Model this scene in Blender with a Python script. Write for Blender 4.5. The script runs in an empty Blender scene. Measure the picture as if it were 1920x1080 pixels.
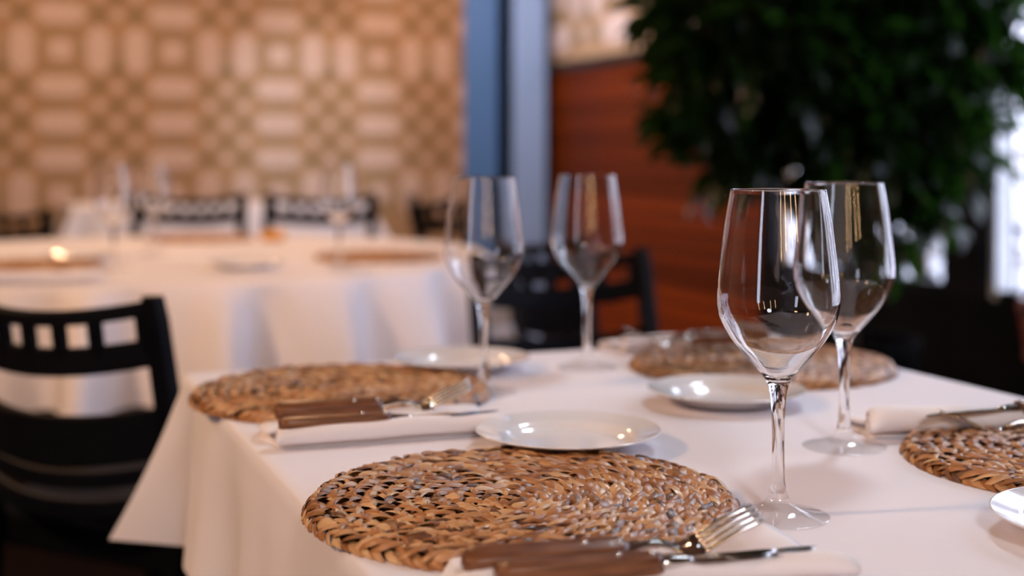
import bpy, bmesh, math, random
from mathutils import Vector, Matrix
random.seed(7)
R = math.radians
S = bpy.context.scene
COL = S.collection

# ------------------------------------------------------------------ camera
FPX = 2500.0
HORIZON = 287.0
CAMZ = 1.05
cd = bpy.data.cameras.new('camera')
cam = bpy.data.objects.new('camera', cd)
COL.objects.link(cam)
cam.location = (0, 0, CAMZ)
cam.rotation_euler = (math.pi / 2, 0, 0)      # level camera, view shifted down
cd.sensor_width = 36.0
cd.lens = FPX / 1920 * 36
cd.shift_y = -(540 - HORIZON) / 1920
cd.clip_start = 0.02
cd.clip_end = 200
cd.dof.use_dof = True
cd.dof.focus_distance = 1.12
cd.dof.aperture_fstop = 2.6
S.camera = cam

# ------------------------------------------------------------------ colour management, world, lights
S.view_settings.view_transform = 'Standard'
S.view_settings.look = 'None'
S.view_settings.gamma = 1.0
S.view_settings.use_curve_mapping = False
S.view_settings.exposure = 0.3

W = bpy.data.worlds.new('overcast_sky')
S.world = W
W.use_nodes = True
wn = W.node_tree
bg = wn.nodes['Background']
bg.inputs['Color'].default_value = (0.73, 0.79, 1.0, 1)
bg.inputs['Strength'].default_value = 6.5

# room axes: U runs away to the left, V to the right
ang = math.atan2(1000.0, FPX)
U = Vector((-math.sin(ang), math.cos(ang), 0))
V = Vector((math.cos(ang), math.sin(ang), 0))
def uv(u, v, z=0.0):
    p = U * u + V * v
    return Vector((p.x, p.y, z))
RZ = math.atan2(V.y, V.x)     # rotation that turns local x to V and local y to U
UB, VR, VL, UF, ZC = 10.12, 3.31, -3.4, -3.0, 3.0

def area(name, loc, target, sx, sy, power, color, portal=False, shape='RECTANGLE'):
    l = bpy.data.lights.new(name, 'AREA')
    l.shape = shape
    l.size = sx
    if shape in ('RECTANGLE', 'ELLIPSE'):
        l.size_y = sy
    l.energy = power
    l.color = color
    o = bpy.data.objects.new(name, l)
    COL.objects.link(o)
    o.location = loc
    d = Vector(target) - Vector(loc)
    o.rotation_euler = d.to_track_quat('-Z', 'Y').to_euler()
    if portal:
        l.cycles.is_portal = True
    return o
# window portals (guide the sky light in), right wall and left wall
area('window_portal', uv(2.93, VR + 0.16, 1.64), uv(2.93, 0, 1.64), 4.66, 2.3, 1, (1, 1, 1), True)
area('window_portal', uv(-0.6, VL - 0.12, 1.75), uv(-0.6, 0, 1.75), 0.5, 1.9, 1, (1, 1, 1), True)
WARM = (1.0, 0.60, 0.33)
def fill_lamp(u, v, power, size=0.16, z=2.45, color=WARM, aim=None):  # unseen fill lights, added to brighten tables and walls
    return area('added_fill_light', uv(u, v, z), aim if aim else uv(u, v, 0), size, size, power, color, False, 'DISK')
fill_lamp(1.5, -2.0, 42, 0.3, aim=uv(3.2, 0.0, 0.6))  # added warm fill for the round cloth and the near cloth side
fill_lamp(0.2, -1.8, 8, 0.3)
fill_lamp(2.3, 2.1, 3.6, 0.4, z=2.8, color=(0.80, 0.90, 1.0), aim=uv(1.1, 0.8, 0.75)).data.spread = R(75)  # added cool overhead light, takes over daylight on the near table
fill_lamp(-1.2, 0.1, 2.8, 0.4, z=2.3, color=(0.86, 0.90, 1.0), aim=uv(1.2, 0.8, 0.75)).data.spread = R(70)  # added front fill behind the camera, brightens the napkin fronts
fill_lamp(1.0, 0.2, 1.2, 0.3, z=2.5, aim=uv(3.7, 0.95, 0.55)).data.spread = R(45)  # added narrow fill, warms the round cloth only
fill_lamp(4.4, 0.9, 14)
fill_lamp(4.6, -1.4, 22)
fill_lamp(7.0, 0.8, 20)
fill_lamp(8.3, 0.3, 13, aim=uv(10.12, 0.3, 1.3))  # added wall washers from here on, brighten the tiles
fill_lamp(8.3, 1.7, 5, aim=uv(10.12, 1.7, 1.3))
fill_lamp(8.7, 3.1, 10, aim=uv(10.12, 3.2, 1.3))
fill_lamp(6.2, 1.9, 34, aim=uv(7.0, 3.3, 1.2), color=(0.92, 0.90, 1.0))  # added cool light for the pillars
# slim hanging tube lamps behind the camera, the warm streaks in the glasses
for v_ in (-0.55, -0.1, 0.45, 0.9):
    area('tube_lamp_light', uv(-1.3, v_, 1.75), uv(2.0, v_ * 0.5 + 0.3, 1.0), 0.035, 0.8, 2.6, (1.0, 0.62, 0.30))
# added cool spot, imitates a patch of daylight on the patterned wall
sp = bpy.data.lights.new('added_daylight_spot', 'SPOT')
sp.energy = 190
sp.color = (0.68, 0.86, 1.0)
sp.spot_size = R(27)
sp.spot_blend = 0.85
sp.shadow_soft_size = 0.05
so_ = bpy.data.objects.new('added_daylight_spot', sp)
COL.objects.link(so_)
so_.location = uv(6.6, 1.4, 2.85)
so_.rotation_euler = (uv(10.12, 2.35, 1.25) - uv(6.6, 1.4, 2.85)).to_track_quat('-Z', 'Y').to_euler()

# ------------------------------------------------------------------ helpers
def at(px, py, z):
    """pixel of the 1920x1080 frame -> world point on the horizontal plane z"""
    d = Vector((px - 960.0, FPX, HORIZON - py))
    k = (z - CAMZ) / d.z
    return Vector((d.x * k, d.y * k, z))

def mat(name, color, rough=0.6, spec=0.5, metal=0.0, trans=0.0, ior=1.45, noise=None, bump=None, sheen=0.0, coat=0.0):
    m = bpy.data.materials.new(name)
    m.use_nodes = True
    nt = m.node_tree
    b = nt.nodes['Principled BSDF']
    b.inputs['Base Color'].default_value = (*color, 1)
    b.inputs['Roughness'].default_value = rough
    b.inputs['Specular IOR Level'].default_value = spec
    b.inputs['Metallic'].default_value = metal
    b.inputs['Transmission Weight'].default_value = trans
    b.inputs['IOR'].default_value = ior
    b.inputs['Sheen Weight'].default_value = sheen
    b.inputs['Coat Weight'].default_value = coat
    tc = nt.nodes.new('ShaderNodeTexCoord')
    if noise:
        c2, scale, stretch = noise
        mp = nt.nodes.new('ShaderNodeMapping')
        mp.inputs['Scale'].default_value = stretch
        n = nt.nodes.new('ShaderNodeTexNoise')
        n.inputs['Scale'].default_value = scale
        n.inputs['Detail'].default_value = 5
        r = nt.nodes.new('ShaderNodeMapRange')
        r.inputs['From Min'].default_value = 0.35
        r.inputs['From Max'].default_value = 0.65
        x = nt.nodes.new('ShaderNodeMix')
        x.data_type = 'RGBA'
        x.inputs['A'].default_value = (*color, 1)
        x.inputs['B'].default_value = (*c2, 1)
        nt.links.new(tc.outputs['Object'], mp.inputs['Vector'])
        nt.links.new(mp.outputs['Vector'], n.inputs['Vector'])
        nt.links.new(n.outputs['Fac'], r.inputs['Value'])
        nt.links.new(r.outputs['Result'], x.inputs['Factor'])
        nt.links.new(x.outputs['Result'], b.inputs['Base Color'])
    if bump:
        scale, stretch, strength, dist = bump
        mp = nt.nodes.new('ShaderNodeMapping')
        mp.inputs['Scale'].default_value = stretch
        n = nt.nodes.new('ShaderNodeTexNoise')
        n.inputs['Scale'].default_value = scale
        n.inputs['Detail'].default_value = 4
        bp = nt.nodes.new('ShaderNodeBump')
        bp.inputs['Strength'].default_value = strength
        bp.inputs['Distance'].default_value = dist
        nt.links.new(tc.outputs['Object'], mp.inputs['Vector'])
        nt.links.new(mp.outputs['Vector'], n.inputs['Vector'])
        nt.links.new(n.outputs['Fac'], bp.inputs['Height'])
        nt.links.new(bp.outputs['Normal'], b.inputs['Normal'])
    return m

M = {}
M['cloth'] = mat('white_cotton', (0.80, 0.755, 0.80), 0.85, 0.2, sheen=0.1,
                 noise=((0.78, 0.735, 0.78), 3.0, (1, 1, 1)), bump=(7, (1, 1, 1), 0.35, 0.01))
M['napkin'] = mat('napkin_cotton', (0.84, 0.79, 0.81), 0.85, 0.2, sheen=0.15, bump=(30, (1, 1, 1), 0.3, 0.004))
M['porcelain'] = mat('porcelain', (0.80, 0.775, 0.79), 0.12, 0.5, coat=0.4)
M['glass'] = mat('clear_glass', (1, 1, 1), 0.0, 0.5, trans=1.0, ior=1.48)
M['thin_glass'] = bpy.data.materials.new('thin_clear_glass')
M['thin_glass'].use_nodes = True
_nt = M['thin_glass'].node_tree
_nt.nodes.remove(_nt.nodes['Principled BSDF'])
_l = _nt.nodes.new('ShaderNodeLayerWeight')
_p = _nt.nodes.new('ShaderNodeMath')
_p.operation = 'POWER'
_p.inputs[1].default_value = 5.0
_f = _nt.nodes.new('ShaderNodeMath')
_f.operation = 'MULTIPLY_ADD'
_f.inputs[1].default_value = 0.55
_f.inputs[2].default_value = 0.04
_nt.links.new(_l.outputs['Facing'], _p.inputs[0])
_nt.links.new(_p.outputs[0], _f.inputs[0])
_t = _nt.nodes.new('ShaderNodeBsdfTransparent')
_t.inputs['Color'].default_value = (1, 1, 1, 1)
_g = _nt.nodes.new('ShaderNodeBsdfGlossy')
_g.inputs['Roughness'].default_value = 0.02
_m = _nt.nodes.new('ShaderNodeMixShader')
_nt.links.new(_f.outputs[0], _m.inputs[0])
_nt.links.new(_t.outputs[0], _m.inputs[1])
_nt.links.new(_g.outputs[0], _m.inputs[2])
_nt.links.new(_m.outputs[0], _nt.nodes['Material Output'].inputs['Surface'])
M['steel'] = mat('polished_steel', (0.72, 0.70, 0.68), 0.12, 0.5, metal=1.0, bump=(60, (1, 6, 1), 0.05, 0.001))
M['wood_handle'] = mat('walnut_handle', (0.10, 0.032, 0.014), 0.33, 0.45,
                       noise=((0.23, 0.092, 0.040), 14, (2, 18, 18)))
M['chair'] = mat('black_lacquered_wood', (0.002, 0.002, 0.004), 0.5, 0.10, noise=((0.003, 0.003, 0.005), 12, (1, 1, 4)))
M['chair_seat'] = mat('black_seat_fabric', (0.008, 0.009, 0.016), 0.85, 0.2)
M['chair_red'] = mat('red_brown_wood', (0.10, 0.022, 0.012), 0.35, 0.4, noise=((0.05, 0.012, 0.008), 12, (1, 1, 5)))
M['blue_seat'] = mat('blue_fabric', (0.015, 0.06, 0.13), 0.8, 0.2, noise=((0.02, 0.07, 0.15), 30, (1, 1, 1)))
M['wall'] = mat('tan_plaster', (0.48, 0.30, 0.175), 0.8, 0.2, noise=((0.44, 0.275, 0.16), 2, (1, 1, 1)), bump=(40, (1, 1, 1), 0.2, 0.004))
M['plain'] = mat('cream_plaster', (0.40, 0.32, 0.26), 0.85, 0.2, noise=((0.38, 0.30, 0.24), 2, (1, 1, 1)))
M['tile'] = mat('pink_cream_tile', (0.67, 0.50, 0.44), 0.5, 0.3, noise=((0.65, 0.48, 0.42), 6, (1, 1, 1)))
M['tile_dark'] = mat('olive_tile', (0.27, 0.185, 0.09), 0.5, 0.3, noise=((0.24, 0.17, 0.085), 8, (1, 1, 1)))
M['tile_band'] = mat('tan_olive_band', (0.36, 0.24, 0.13), 0.5, 0.3, noise=((0.33, 0.22, 0.12), 8, (1, 1, 1)))
M['plank'] = mat('orange_brown_wood', (0.23, 0.036, 0.0035), 0.55, 0.15, noise=((0.16, 0.024, 0.0025), 5, (1, 0.3, 12)))
_nt = M['plank'].node_tree
_b = _nt.nodes['Principled BSDF']
_src = _b.inputs['Base Color'].links[0].from_socket
_oi = _nt.nodes.new('ShaderNodeObjectInfo')
_mr = _nt.nodes.new('ShaderNodeMapRange')
_mr.inputs['To Min'].default_value = 0.55
_mr.inputs['To Max'].default_value = 1.35
_hs = _nt.nodes.new('ShaderNodeHueSaturation')
_nt.links.new(_oi.outputs['Random'], _mr.inputs['Value'])
_nt.links.new(_mr.outputs['Result'], _hs.inputs['Value'])
_nt.links.new(_src, _hs.inputs['Color'])
_nt.links.new(_hs.outputs['Color'], _b.inputs['Base Color'])
M['cap'] = mat('dark_wood', (0.035, 0.018, 0.012), 0.4, 0.3, noise=((0.05, 0.025, 0.015), 6, (1, 0.3, 8)))
M['pillar'] = mat('blue_grey_paint', (0.06, 0.135, 0.29), 0.5, 0.3, noise=((0.055, 0.13, 0.27), 3, (1, 1, 1)))
M['pillar2'] = mat('pale_blue_grey_paint', (0.23, 0.31, 0.48), 0.5, 0.3, noise=((0.21, 0.29, 0.45), 3, (1, 1, 1)))
M['black'] = mat('black_paint', (0.003, 0.003, 0.004), 0.7, 0.1, noise=((0.004, 0.004, 0.005), 5, (1, 1, 1)))
M['frame'] = mat('dark_window_frame', (0.004, 0.004, 0.006), 0.6, 0.1, noise=((0.011, 0.01, 0.012), 5, (1, 1, 1)))
M['rail_lit_jamb'] = mat('white_railing_lit_jamb', (0.75, 0.76, 0.78), 0.5, 0.3, noise=((0.7, 0.71, 0.74), 5, (1, 1, 1)))  # white railing; also a window reveal whose daylight is put into the colour
M['floor'] = mat('dark_brown_floor', (0.014, 0.006, 0.004), 0.6, 0.15, noise=((0.010, 0.004, 0.003), 6, (8, 0.6, 1)))
M['ceiling'] = mat('ceiling_paint', (0.24, 0.15, 0.10), 0.9, 0.1, noise=((0.23, 0.14, 0.095), 2, (1, 1, 1)))
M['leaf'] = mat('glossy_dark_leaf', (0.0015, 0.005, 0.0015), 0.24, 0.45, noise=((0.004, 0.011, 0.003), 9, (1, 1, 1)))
M['shrub'] = mat('grey_green_leaf', (0.020, 0.042, 0.026), 0.5, 0.4, noise=((0.035, 0.06, 0.03), 6, (1, 1, 1)))
M['bark'] = mat('bark', (0.05, 0.028, 0.018), 0.8, 0.2, noise=((0.03, 0.018, 0.012), 20, (1, 1, 4)))
M['pot'] = mat('black_pot', (0.0015, 0.0015, 0.002), 0.9, 0.03, noise=((0.002, 0.002, 0.002), 6, (1, 1, 1)))
M['soil'] = mat('soil', (0.006, 0.004, 0.003), 0.95, 0.0, noise=((0.004, 0.003, 0.002), 40, (1, 1, 1)))
M['paving'] = mat('grey_paving', (0.42, 0.42, 0.44), 0.8, 0.2, noise=((0.33, 0.33, 0.36), 2, (1, 1, 1)))
M['facade'] = mat('pale_facade', (0.74, 0.73, 0.75), 0.8, 0.2, noise=((0.58, 0.58, 0.61), 1.2, (1, 1, 1)))
M['facade_dark'] = mat('facade_window', (0.08, 0.09, 0.12), 0.2, 0.5, noise=((0.1, 0.11, 0.14), 2, (1, 1, 1)))
M['brick_red'] = mat('red_brown_paint', (0.25, 0.07, 0.035), 0.6, 0.3, noise=((0.2, 0.05, 0.03), 4, (1, 1, 1)))
M['amber'] = mat('amber_glass_dish', (0.85, 0.42, 0.08), 0.25, 0.5, noise=((0.8, 0.36, 0.06), 8, (1, 1, 1)))
# translucent light through leaves
nt = M['leaf'].node_tree
b = nt.nodes['Principled BSDF']
tr = nt.nodes.new('ShaderNodeBsdfTranslucent')
tr.inputs['Color'].default_value = (0.10, 0.30, 0.03, 1)
mx = nt.nodes.new('ShaderNodeMixShader')
mx.inputs['Fac'].default_value = 0.13
nt.links.new(b.outputs[0], mx.inputs[1])
nt.links.new(tr.outputs[0], mx.inputs[2])
nt.links.new(mx.outputs[0], nt.nodes['Material Output'].inputs['Surface'])
# straw: colour from a per-strand value plus fibre grain
def straw(name, light, mid, dark):
    m = bpy.data.materials.new(name)
    m.use_nodes = True
    nt = m.node_tree
    b = nt.nodes['Principled BSDF']
    at_ = nt.nodes.new('ShaderNodeAttribute')
    at_.attribute_name = 'strand'
    ramp = nt.nodes.new('ShaderNodeValToRGB')
    e = ramp.color_ramp.elements
    e[0].position = 0.0
    e[0].color = (*dark, 1)
    e[1].position = 1.0
    e[1].color = (*light, 1)
    k = e.new(0.45)
    k.color = (*mid, 1)
    uvn = nt.nodes.new('ShaderNodeUVMap')
    mp = nt.nodes.new('ShaderNodeMapping')
    mp.inputs['Scale'].default_value = (1.0, 9.0, 1)
    n = nt.nodes.new('ShaderNodeTexNoise')
    n.inputs['Scale'].default_value = 2.2
    n.inputs['Detail'].default_value = 4
    mul = nt.nodes.new('ShaderNodeMath')
    mul.operation = 'MULTIPLY_ADD'
    mul.inputs[1].default_value = 0.6
    sub = nt.nodes.new('ShaderNodeMath')
    sub.operation = 'SUBTRACT'
    sub.inputs[1].default_value = 0.30
    nt.links.new(uvn.outputs[0], mp.inputs[0])
    nt.links.new(mp.outputs[0], n.inputs['Vector'])
    nt.links.new(n.outputs['Fac'], mul.inputs[0])
    nt.links.new(at_.outputs['Fac'], mul.inputs[2])
    nt.links.new(mul.outputs[0], sub.inputs[0])
    nt.links.new(sub.outputs[0], ramp.inputs[0])
    nt.links.new(ramp.outputs[0], b.inputs['Base Color'])
    b.inputs['Roughness'].default_value = 0.36
    b.inputs['Specular IOR Level'].default_value = 0.65
    b.inputs['Coat Weight'].default_value = 0.12
    b.inputs['Coat Roughness'].default_value = 0.2
    bp = nt.nodes.new('ShaderNodeBump')
    bp.inputs['Strength'].default_value = 0.5
    bp.inputs['Distance'].default_value = 0.0007
    nt.links.new(n.outputs['Fac'], bp.inputs['Height'])
    nt.links.new(bp.outputs['Normal'], b.inputs['Normal'])
    return m
M['straw'] = straw('plaited_straw', (0.63, 0.38, 0.19), (0.38, 0.145, 0.042), (0.075, 0.024, 0.008))

def link(o, parent=None):
    COL.objects.link(o)
    if parent:
        o.parent = parent
    return o
def tag(o, label=None, cat=None, group=None, kind=None):
    if label:
        o['label'] = label
    if cat:
        o['category'] = cat
    if group:
        o['group'] = group
    if kind:
        o['kind'] = kind
    return o
def empty(name, loc=(0, 0, 0), rz=0, **k):
    o = bpy.data.objects.new(name, None)
    o.empty_display_size = 0.05
    o.location = loc
    o.rotation_euler = (0, 0, rz)
    COL.objects.link(o)
    return tag(o, **k)
def from_data(name, verts, faces, m, parent=None, smooth=True):
    me = bpy.data.meshes.new(name)
    me.from_pydata([tuple(v) for v in verts], [], faces)
    me.materials.append(m)
    if smooth:
        me.shade_smooth()
    me.update()
    return link(bpy.data.objects.new(name, me), parent)
def from_bm(name, bm, m, parent=None, smooth=False):
    me = bpy.data.meshes.new(name)
    bmesh.ops.recalc_face_normals(bm, faces=bm.faces)
    bm.to_mesh(me)
    bm.free()
    me.materials.append(m)
    if smooth:
        me.shade_smooth()
    return link(bpy.data.objects.new(name, me), parent)
def bm_box(bm, c, s, rot=None, bevel=0.0, seg=2):
    r = bmesh.ops.create_cube(bm, size=1.0)
    vs = r['verts']
    for v in vs:
        v.co = Vector((v.co.x * s[0], v.co.y * s[1], v.co.z * s[2]))
    if bevel > 0:
        es = list({e for v in vs for e in v.link_edges})
        g = bmesh.ops.bevel(bm, geom=es, offset=bevel, segments=seg, affect='EDGES', profile=0.5)
        vs = list({v for f in g['faces'] for v in f.verts} | {v for v in vs if v.is_valid})
    for v in vs:
        p = v.co
        if rot is not None:
            p = rot @ p
        v.co = p + Vector(c)
    return vs
def box(name, c, s, m, parent=None, rz=0, bevel=0.0):
    bm = bmesh.new()
    bm_box(bm, (0, 0, 0), s, bevel=bevel)
    o = from_bm(name, bm, m, parent)
    o.location = c
    o.rotation_euler = (0, 0, rz)
    return o
def sweep(sections, closed=True, cap=True):
    """list of rings (same length) -> verts, faces"""
    n = len(sections[0])
    vs, fs = [], []
    for s in sections:
        vs += [tuple(p) for p in s]
    for i in range(len(sections) - 1):
        for j in range(n if closed else n - 1):
            k = (j + 1) % n
            fs.append((i * n + j, i * n + k, (i + 1) * n + k, (i + 1) * n + j))
    if cap and closed:
        fs.append(tuple(range(n))[::-1])
        fs.append(tuple((len(sections) - 1) * n + j for j in range(n)))
    return vs, fs
def fix_normals(o):
    bm = bmesh.new()
    bm.from_mesh(o.data)
    bmesh.ops.recalc_face_normals(bm, faces=bm.faces)
    bm.to_mesh(o.data)
    bm.free()
    return o
def lathe(name, prof, m, parent=None, n=64):
    secs = [[(r * math.cos(2 * math.pi * j / n), r * math.sin(2 * math.pi * j / n), z) for j in range(n)] for r, z in prof]
    vs, fs = sweep(secs, cap=False)
    o = from_data(name, vs, fs, m, parent)
    bm = bmesh.new()
    bm.from_mesh(o.data)
    bmesh.ops.remove_doubles(bm, verts=bm.verts, dist=1e-5)
    bmesh.ops.recalc_face_normals(bm, faces=bm.faces)
    bm.to_mesh(o.data)
    bm.free()
    o.data.shade_smooth()
    return o
def bar(p0, p1, w, t, up=Vector((0, 0, 1)), n=1, bow=None):
    """rectangular bar ring sections between two points; bow(f) -> offset vector"""
    p0, p1 = Vector(p0), Vector(p1)
    d = (p1 - p0).normalized()
    side = d.cross(up)
    if side.length < 1e-4:
        side = d.cross(Vector((1, 0, 0)))
    side.normalize()
    upv = side.cross(d).normalized()
    secs = []
    for i in range(n + 1):
        f = i / n
        c = p0.lerp(p1, f) + (bow(f) if bow else Vector((0, 0, 0)))
        a, b_, r = w / 2, t / 2, min(w, t) * 0.2
        ring = [(-a + r, -b_), (a - r, -b_), (a, -b_ + r), (a, b_ - r), (a - r, b_), (-a + r, b_), (-a, b_ - r), (-a, -b_ + r)]
        secs.append([c + side * x + upv * y for x, y in ring])
    return sweep(secs)
def catmull(pts, n):
    """closed Catmull-Rom through points"""
    out = []
    L = len(pts)
    for i in range(L):
        p0, p1, p2, p3 = (Vector(pts[(i + k - 1) % L]) for k in range(4))
        for j in range(n):
            t = j / n
            out.append(0.5 * ((2 * p1) + (p2 - p0) * t + (2 * p0 - 5 * p1 + 4 * p2 - p3) * t * t + (3 * p1 - p0 - 3 * p2 + p3) * t ** 3))
    return out
def copy_tree(o, parent=None):
    c = o.copy()
    COL.objects.link(c)
    c.parent = parent
    for ch in list(o.children):
        copy_tree(ch, c)
    return c

# ------------------------------------------------------------------ the room shell
def slab(name, u0, u1, v0, v1, z0, z1, m, parent=None):
    c = uv((u0 + u1) / 2, (v0 + v1) / 2, (z0 + z1) / 2)
    return box(name, c, (abs(v1 - v0), abs(u1 - u0), z1 - z0), m, parent, RZ)
def st(o):
    return tag(o, kind='structure')
st(slab('floor', UF, UB, VL, VR + 0.9, -0.05, 0, M['floor']))
st(slab('ceiling', UF, UB, VL, VR + 0.9, ZC, ZC + 0.1, M['ceiling']))
# right wall: wood dado far, glazing near
GU0, GU1, SILL, HEAD = 0.6, 5.26, 0.53, 2.75
wr = st(empty('wall_right'))
slab('wall_body', GU1, 8.75, VR, VR + 0.2, 0, ZC, M['wall'], wr)
slab('wall_recess', 8.75, UB, VR + 0.75, VR + 0.95, 0, ZC, M['wall'], wr)
slab('wall_return', 8.75, 8.80, VR, VR + 0.95, 0, ZC, M['wall'], wr)
slab('wall_body', UF, GU0, VR, VR + 0.2, 0, ZC, M['plain'], wr)
slab('wall_header', GU0, GU1, VR, VR + 0.2, HEAD, ZC, M['black'], wr)
slab('wall_base_panel', GU0, GU1, VR, VR + 0.2, 0, SILL, M['black'], wr)
# left wall with a window beside and behind the camera
wl = st(empty('wall_left'))
slab('wall_body', -0.35, UB, VL - 0.2, VL, 0, ZC, M['plain'], wl)
slab('wall_body', UF, -0.85, VL - 0.2, VL, 0, ZC, M['plain'], wl)
slab('wall_body', -0.85, -0.35, VL - 0.2, VL, 0, 0.7, M['plain'], wl)
slab('wall_body', -0.85, -0.35, VL - 0.2, VL, 2.7, ZC, M['plain'], wl)
wf = st(empty('wall_front'))
slab('wall_body', UF - 0.2, UF, VL - 0.2, VR + 0.2, 0, ZC, M['plain'], wf)
wb = st(empty('wall_back'))
slab('wall_body', UB, UB + 0.2, VL - 0.2, VR + 0.95, 0, ZC, M['wall'], wb)

# --- patterned tiles of the back wall and of the right wall above the dado
def ngon(name, pts, depth, m):
    """prism in local x/z plane, facing -y"""
    n = len(pts)
    e = 0.86
    vs = [(x, 0, z) for x, z in pts] + [(x, -depth * 0.7, z) for x, z in pts] + [(x * e, -depth, z * e) for x, z in pts]
    fs = [(i, (i + 1) % n, n + (i + 1) % n, n + i) for i in range(n)]
    fs += [(n + i, n + (i + 1) % n, 2 * n + (i + 1) % n, 2 * n + i) for i in range(n)]
    fs.append(tuple(range(2 * n, 3 * n)))
    me = bpy.data.meshes.new(name)
    me.from_pydata(vs, [], fs)
    me.materials.append(m)
    bm = bmesh.new()
    bm.from_mesh(me)
    bmesh.ops.recalc_face_normals(bm, faces=bm.faces)
    bm.to_mesh(me)
    bm.free()
    return me
TU = 0.264
def octo(w, h, c):
    return [(-w + c, -h), (w - c, -h), (w, -h + c), (w, h - c), (w - c, h), (-w + c, h), (-w, h - c), (-w, -h + c)]
mH = ngon('tile_h', octo(0.72 * TU, 0.30 * TU, 0.27 * TU), 0.012, M['tile'])
mV = ngon('tile_v', octo(0.34 * TU, 0.68 * TU, 0.27 * TU), 0.012, M['tile'])
mS = ngon('tile_s', octo(0.31 * TU, 0.29 * TU, 0.06 * TU), 0.012, M['tile'])
dd = 0.20 * TU
mD = ngon('tile_d', [(0, -dd), (dd, 0), (0, dd), (-dd, 0)], 0.012, M['tile'])
dk = 0.24 * TU
mK = ngon('tile_k', [(0, -dk), (dk, 0), (0, dk), (-dk, 0)], 0.010, M['tile_dark'])
mB = ngon('tile_b', octo(0.52 * TU, 0.10 * TU, 0.03 * TU), 0.007, M['tile_band'])
mB2 = ngon('tile_b2', octo(0.09 * TU, 0.34 * TU, 0.03 * TU), 0.007, M['tile_band'])
def put(me, parent, base, ex, s, z):
    o = bpy.data.objects.new('tile', me)
    COL.objects.link(o)
    o.parent = parent
    o.location = base + ex * s + Vector((0, 0, z))
    o.rotation_euler = (0, 0, math.atan2(ex.y, ex.x))
    return o
def tiling(parent, base, ex, s0, s1, z0, z1, so, zo):
    """so, zo: place of the middle of one square tile; rows go S H H H downwards"""
    i0, i1 = math.floor((s0 - so) / TU), math.ceil((s1 - so) / TU)
    j0, j1 = math.floor((z0 - zo) / TU), math.ceil((z1 - zo) / TU)
    def ok(s, z, w=0.0, h=0.0):
        return s0 + w <= s <= s1 - w and z0 + h <= z <= z1 - h
    for j in range(j0, j1 + 1):
        z = zo + j * TU
        srow = j % 4 == 0
        for i in range(i0, i1 + 1):
            s = so + i * TU
            c = i % 3
            if c == 0:
                if srow:
                    if ok(s, z, .3 * TU, .3 * TU): put(mS, parent, base, ex, s, z)
                elif ok(s, z, .74 * TU, .3 * TU):
                    put(mH, parent, base, ex, s, z)
                if ok(s, z + TU / 2, .54 * TU, .1 * TU): put(mB, parent, base, ex, s, z + TU / 2)
                if srow:
                    for q in (-1, 1):
                        if ok(s + q * .5 * TU, z, .1 * TU, .36 * TU): put(mB2, parent, base, ex, s + q * .5 * TU, z)
            elif srow:
                if ok(s, z, .36 * TU, .7 * TU): put(mV, parent, base, ex, s, z)
                if c == 1 and ok(s + .5 * TU, z, .1 * TU, .36 * TU): put(mB2, parent, base, ex, s + .5 * TU, z)
            if c == 1 and not srow:
                # diamond lattice in the pair of columns between the lozenges
                for (a, b_) in ((0, 0), (2, 0), (1, 1)):
                    ss, zz = s + a * TU / 2, z - b_ * TU / 2
                    if ok(ss, zz, dk, dk) and not (b_ and (j - 1) % 4 == 0): put(mK, parent, base, ex, ss, zz)
                for (a, b_) in ((1, 0), (0, 1), (2, 1)):
                    ss, zz = s + a * TU / 2, z - b_ * TU / 2
                    if ok(ss, zz, dd, dd) and not (b_ and (j - 1) % 4 == 0): put(mD, parent, base, ex, ss, zz)
                if (j + 1) % 4 == 0 and ok(s + TU / 2, z + TU / 2, dk, dk): put(mK, parent, base, ex, s + TU / 2, z + TU / 2)
# square tile seen at pixel (115,95): solve its place on the back wall
def on_wall_u(px, py):
    d = Vector((px - 960.0, FPX, HORIZON - py))
    k = UB / (d.x * U.x + d.y * U.y)
    p = d * k
    return p.dot(V), p.z + CAMZ
sv, sz = on_wall_u(113, 93)
tiling(wb, U * UB, V, -0.1, 4.04, 0.45, 2.62, sv, sz)
DADO = 1.55
tiling(wr, V * VR, -U, -8.72, -GU1 - 0.05, DADO + 0.06, 2.72, -6.7, DADO + 0.06 + 0.52 * TU + TU)
# dado planks
slab('dado_backing', GU1, 8.72, VR - 0.004, VR, 0, 1.55, M['cap'], wr)
nb = 17
ph = (DADO - 0.04) / nb
bmp = bmesh.new()
LU = 8.72 - GU1
bm_box(bmp, (0, 0, 0), (0.018, LU, ph - 0.018), bevel=0.003, seg=1)
pl0 = from_bm('plank', bmp, M['plank'], wr)
for i in range(nb):
    o = pl0 if i == 0 else pl0.copy()
    if i:
        COL.objects.link(o)
        o.parent = wr
    o.location = uv(GU1 + LU / 2, VR - 0.014, 0.02 + ph * (i + 0.5))
    o.rotation_euler = (0, 0, RZ)
slab('dado_cap', GU1, 8.72, VR - 0.05, VR, DADO, DADO + 0.05, M['cap'], wr)

# blue-grey pillars with a dark slot between them
def px_box(name, px0, px1, depth, thick, z0, z1, m, kind):
    a = Vector(((px0 - 960) / FPX * depth, depth, 0))
    c = Vector(((px1 - 960) / FPX * depth, depth, 0))
    o = box(name, ((a.x + c.x) / 2, depth + thick / 2, (z0 + z1) / 2), (c.x - a.x, thick, z1 - z0), m, None, 0, 0.006)
    return tag(o, kind=kind)
px_box('trim_1', 869, 934, 8.25, 0.22, 0, ZC - 0.001, M['pillar'], 'structure')
px_box('trim_2', 961, 1024, 8.12, 0.22, 0, ZC - 0.001, M['pillar2'], 'structure')
px_box('trim_3', 926, 968, 8.50, 0.05, 0, ZC - 0.001, M['black'], 'structure')

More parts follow.
